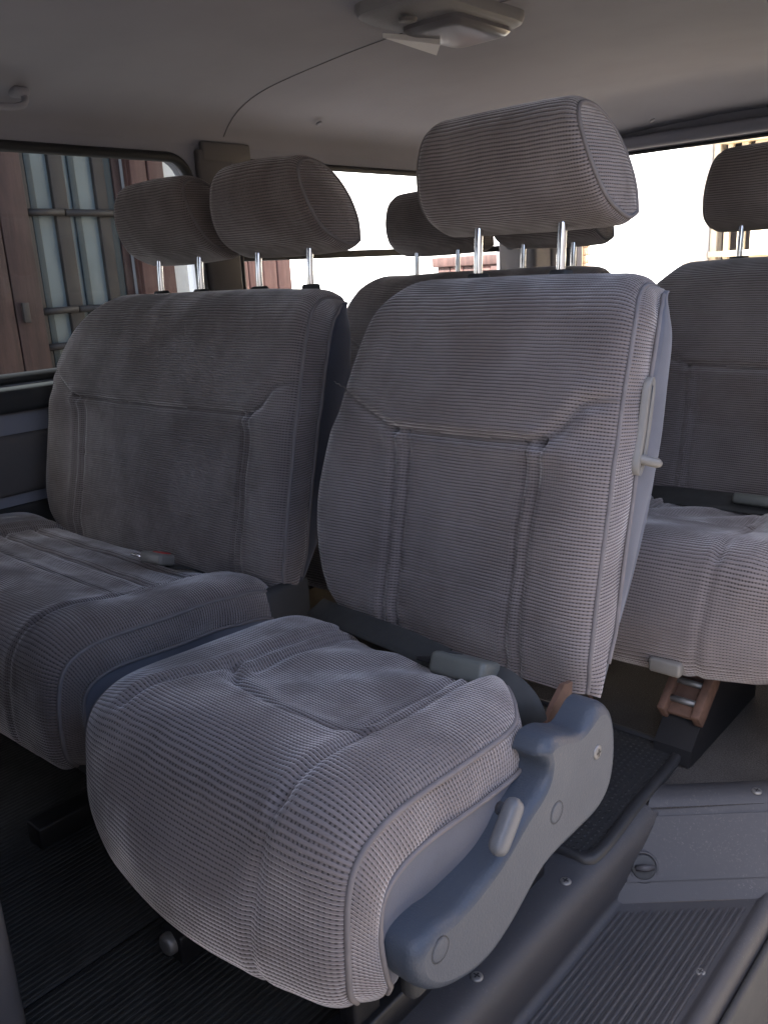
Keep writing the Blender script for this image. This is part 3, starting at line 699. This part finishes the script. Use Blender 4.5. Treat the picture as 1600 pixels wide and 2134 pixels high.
headrest(rs, -.594, .80, 0, seed=56)
# its floor latch: sloping black bracket with rusty catch
xl_, xh = -.525, -.462
prof = [(1.225, .002), (1.200, .004), (1.205, .030), (1.265, .085), (1.285, .118), (1.45, .150), (1.50, .12), (1.50, .002)]
nl = len(prof); V = [(xl_, *p) for p in prof]+[(xh, *p) for p in prof]
lt = mesh('floor_latch', V, [tuple(range(nl)), tuple(range(nl, 2*nl))]+[(i, (i+1) % nl, nl+(i+1) % nl, nl+i) for i in range(nl)], 'steel', rs, False)
ml = Matrix.Translation(((xl_+xh)/2, 1.262, .092)) @ Matrix.Rotation(math.radians(38), 4, 'X')
for a, b in ((-.036, -.022), (.020, .036)): box('catch_wall', (a, -.040, -.012), (b, .060, .022), 'rust', lt, .004, 2, ml)
box('catch_plate', (-.024, -.035, -.004), (.022, .055, .006), 'rust', lt, .002, 2, ml)
for q in (-.012, .022): tube('catch_pin', [tuple(ml @ Vector((-.03, q, .012))), tuple(ml @ Vector((.03, q, .012)))], .0055, 'screw', lt, 10)
for x in (-.513, -.475): disc('bolt', (x, 1.214, .022), (0, -1, .3), .008, .006, 'screw', lt)
ax_ = -.64
tube('release_arm', spl([(ax_+.03, 1.30, .150), (ax_-.02, 1.29, .12), (ax_-.045, 1.28, .06), (ax_-.03, 1.27, .01)], 20)[0].tolist(), .005, 'rust', rs, 8)
hb = box('release_handle', (-.528, 1.178, .166), (-.476, 1.200, .190), 'beige', rs, .005)
rbt = thing('lap_belt', 'dark lap belt draped across the rear single seat where cushion meets backrest', 'seat belt')
strap('webbing', [(-.82, 1.60, .315), (-.70, 1.565, .345), (-.58, 1.552, .352), (-.50, 1.55, .354), (-.42, 1.56, .352)], .022, rbt)
mb = Matrix.Translation((-.50, 1.545, .362)) @ Matrix.Rotation(math.radians(-20), 4, 'X')
box('buckle', (-.035, -.022, -.009), (.035, .022, .011), 'buckle', rbt, .007, 3, mb)

# ------------------------------------------------------------------ fittings
dl = thing('dome_lamp', 'grey plastic ceiling lamp with faceted lens and painted pale glint on the head lining', 'lamp')
def slab(name, outline, z0, z1, ins, mat, par):
    O = np.array(outline); c = O.mean(0); r = []
    for k, z in ((1, z0), (1, z0+(z1-z0)*.5), (1-ins*.35, z0+(z1-z0)*.85), (1-ins, z1)): r.append([(c[0]+(p[0]-c[0])*k, c[1]+(p[1]-c[1])*k, z) for p in O])
    n = len(O); V = np.array(r).reshape(-1, 3); Fc = [(i*n+q, i*n+(q+1) % n, (i+1)*n+(q+1) % n, (i+1)*n+q) for i in range(3) for q in range(n)]+[tuple(range(3*n, 4*n))]
    o = mesh(name, V, Fc, mat, par, False); o.data.set_sharp_from_angle(angle=math.radians(35)); o.data.shade_smooth(); o.data.set_sharp_from_angle(angle=math.radians(35)); return o
slab('housing', rrect(-1.215, -1.015, 1.30, 1.64, .05, 8), 1.283, 1.252, .10, 'lampbody', dl)
slab('lens', rrect(-1.185, -1.045, 1.42, 1.615, .022, 4), 1.254, 1.236, .22, 'lens', dl)
mesh('lens_glint', [(-1.195, 1.385, 1.232), (-1.205, 1.565, 1.226), (-1.145, 1.50, 1.226), (-1.195, 1.385, 1.240), (-1.205, 1.565, 1.240), (-1.145, 1.50, 1.240)], [(0, 2, 1), (3, 4, 5), (0, 1, 4, 3), (1, 2, 5, 4), (2, 0, 3, 5)], 'lens_glint', dl, False)  # pale wedge shaped and coloured as the bright reflection on the lens
disc('switch', (-1.115, 1.365, 1.246), (0, 0, -1), .017, .006, 'trim', dl)
gh = thing('grab_handle', 'small grey grab handle on the head lining above the tinted window', 'handle')
tube('grip', spl([(-1.815, .80, 1.196), (-1.800, .81, 1.170), (-1.795, .86, 1.160), (-1.795, .92, 1.160), (-1.800, .955, 1.170), (-1.815, .963, 1.196)], 30)[0].tolist(), .007, 'liner', gh, 10)
for y in (.80, .955): box('mount', (-1.835, y-.018, 1.184), (-1.800, y+.018, 1.203), 'liner', gh, .008)
tp = thing('trim_panel', 'plain pale grey panel edge rising from the floor ahead of the bench', 'panel')
box('panel_face', (-1.30, .205, .004), (-.815, .275, .62), 'trim', tp, .02, 4)
box('panel_foot', (-1.28, .10, .002), (-.86, .215, .10), 'trim_dark', tp, .01)

# ------------------------------------------------------------------ outside: house with wooden shutters on the left
HX = -3.0; KH = 1.4          # layout measured on a plane 3 m off, the house stands at 4.2 m
_box, _tube = box, tube
def hmap(p): return (p[0]*KH, p[1]*KH, .8+(p[2]-.8)*KH)
def box(name, lo, hi, mat, parent=None, bev=.004, seg=3, M4=None): return _box(name, hmap(lo), hmap(hi), mat, parent, bev, seg, M4)
def tube(name, pts, r_, mat, parent=None, n=10, closed=False): return _tube(name, [hmap(p) for p in pts], r_*KH, mat, parent, n, closed)
hs = thing('house', 'shaded house with barred window and red-brown plank shutters outside the tinted window', 'house')
box('wall', (HX-2.5, -2.4, -.17), (HX-.10, 2.80, .40), 'white', hs, 0); box('wall', (HX-2.5, -2.4, 1.95), (HX-.10, 2.80, 2.05), 'white', hs, 0)
box('wall', (HX-2.5, -2.4, .40), (HX-.10, 1.57, 1.95), 'white', hs, 0); box('wall', (HX-2.5, 1.99, .40), (HX-.10, 2.80, 1.95), 'white', hs, 0)
box('eave', (HX-2.6, -2.6, 2.05), (HX+.40, 2.95, 2.12), 'wood', hs, .01)
wn = box('window', (HX-.125, 1.57, .40), (HX-.105, 1.99, 1.95), 'pane', hs, 0)
for y0, y1, mt in ((1.565, 1.598, 'barpaint'), (1.692, 1.748, 'barpaint'), (1.868, 1.915, 'barpaint'), (1.950, 1.985, 'wood')): box('window_frame', (HX-.108, y0, .40), (HX-.086, y1, 1.95), mt, wn, .004)
for y0 in (1.603, 1.772): box('window_bar', (HX-.107, y0, .40), (HX-.094, y0+.026, 1.95), 'bars', wn, .004)
box('window_bar', (HX-.107, 1.915, .40), (HX-.095, 1.95, 1.95), 'bars', wn, .004)
for z in (.592, .722, 1.07, 1.42):
    tube('cross_bar', [(HX-.075, 1.575, z), (HX-.075, 1.715, z+.002)], .013, 'barpaint', wn, 10); tube('cross_bar', [(HX-.075, 1.725, z), (HX-.075, 1.98, z)], .013, 'barpaint', wn, 10)
box('window_sill', (HX-.12, 1.56, .33), (HX+.02, 2.0, .50), 'wood', wn, .01)
def shutter(par, y0, y1, mt, n):
    s_ = box('shutter', (HX-.085, y0, .30), (HX-.062, y1, 2.0), mt, par, .003); dw = (y1-y0)/n
    for i in range(n):
        off = random.uniform(0, .008)
        box('plank', (HX-.062, y0+i*dw+.003, .30), (HX-.040+off, y0+(i+1)*dw-.003, 2.0), mt, s_, .004)
    return s_
shl = shutter(hs, 1.02, 1.565, 'wood', 5); shutter(hs, 1.995, 2.15, 'wood2', 2); shutter(hs, 2.45, 2.79, 'wood2', 4)
box('latch', (HX-.034, 1.476, .69), (HX-.018, 1.500, .76), 'barpaint', shl, .004)

box, tube = _box, _tube
# ------------------------------------------------------------------ outside: sunlit houses behind the van
WY = 5.5
bh = thing('white_building', 'sunlit white plastered building with wooden shutter and cream tiled strip behind the van', 'building')
box('wall', (-9, WY, -.55), (-2.24, WY+3, 3.2), 'white', bh, .01)
box('pilaster', (-2.86, WY-.22, -.55), (-2.235, WY+.02, 3.2), 'white', bh, .02)
s_ = box('shutter', (-4.25, WY-.045, -.3), (-3.62, WY-.005, .86), 'wood2', bh, .003)
for i in range(5): box('plank', (-4.24+i*.124, WY-.07-random.uniform(0, .01), -.29), (-4.24+i*.124+.118, WY-.04, .80), 'wood2' if i % 2 else 'wood', s_, .004)
box('top_rail', (-4.28, WY-.09, .80), (-3.59, WY-.03, .875), 'wood', s_, .008)
strip_ = box('tile_strip', (-3.08, WY-.03, -.55), (-2.862, WY-.002, 3.0), 'cream', bh, .002)
t0 = None
for j in range(44):
    for i in range(2):
        x0 = -3.076+i*.107; z0 = .10+j*.052
        if t0 is None: t0 = box('tile', (0, WY-.042, 0), (.103, WY-.026, .049), 'tile', strip_, .003, 1); t0.location = (x0, 0, z0)
        else:
            t = t0.copy(); COL.objects.link(t); t.location = (x0, random.uniform(-.003, .002), z0)
pp = tube('drain_pipe', [(-3.02, WY-.08, -.5), (-3.02, WY-.08, 3.1)], .03, 'creampaint', bh, 14)
for z in (.96, 1.9): tube('pipe_collar', [(-3.02, WY-.08, z), (-3.02, WY-.08, z+.06)], .042, 'creampaint', pp, 14)
ch = thing('cream_house', 'sunlit cream house front with tall window grilles seen through the tailgate glass', 'house')
box('wall', (-2.235, WY+.25, -.55), (4, WY+3, .50), 'cream', ch, .01); box('wall', (-2.235, WY+.25, 1.46), (4, WY+3, 3.2), 'cream', ch, .01)
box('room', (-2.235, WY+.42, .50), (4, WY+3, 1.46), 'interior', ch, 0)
box('window_ledge', (-2.18, WY+.15, 1.44), (4, WY+.26, 1.50), 'creampaint', ch, .006)
x = -2.23
for k in range(18):
    wv = (.040, .030, .040, .12)[k % 4]; gpx = (.045, .055, .040, .050)[k % 4]
    box('mullion', (x, WY+.20, .50), (x+wv, WY+.245, 1.46), 'creampaint', ch, .004); x += wv+gpx
for z in (.53, .785, 1.04, 1.285): box('grille_rail', (-2.23, WY+.17, z-.018), (x, WY+.205, z+.018), 'creampaint', ch, .004)
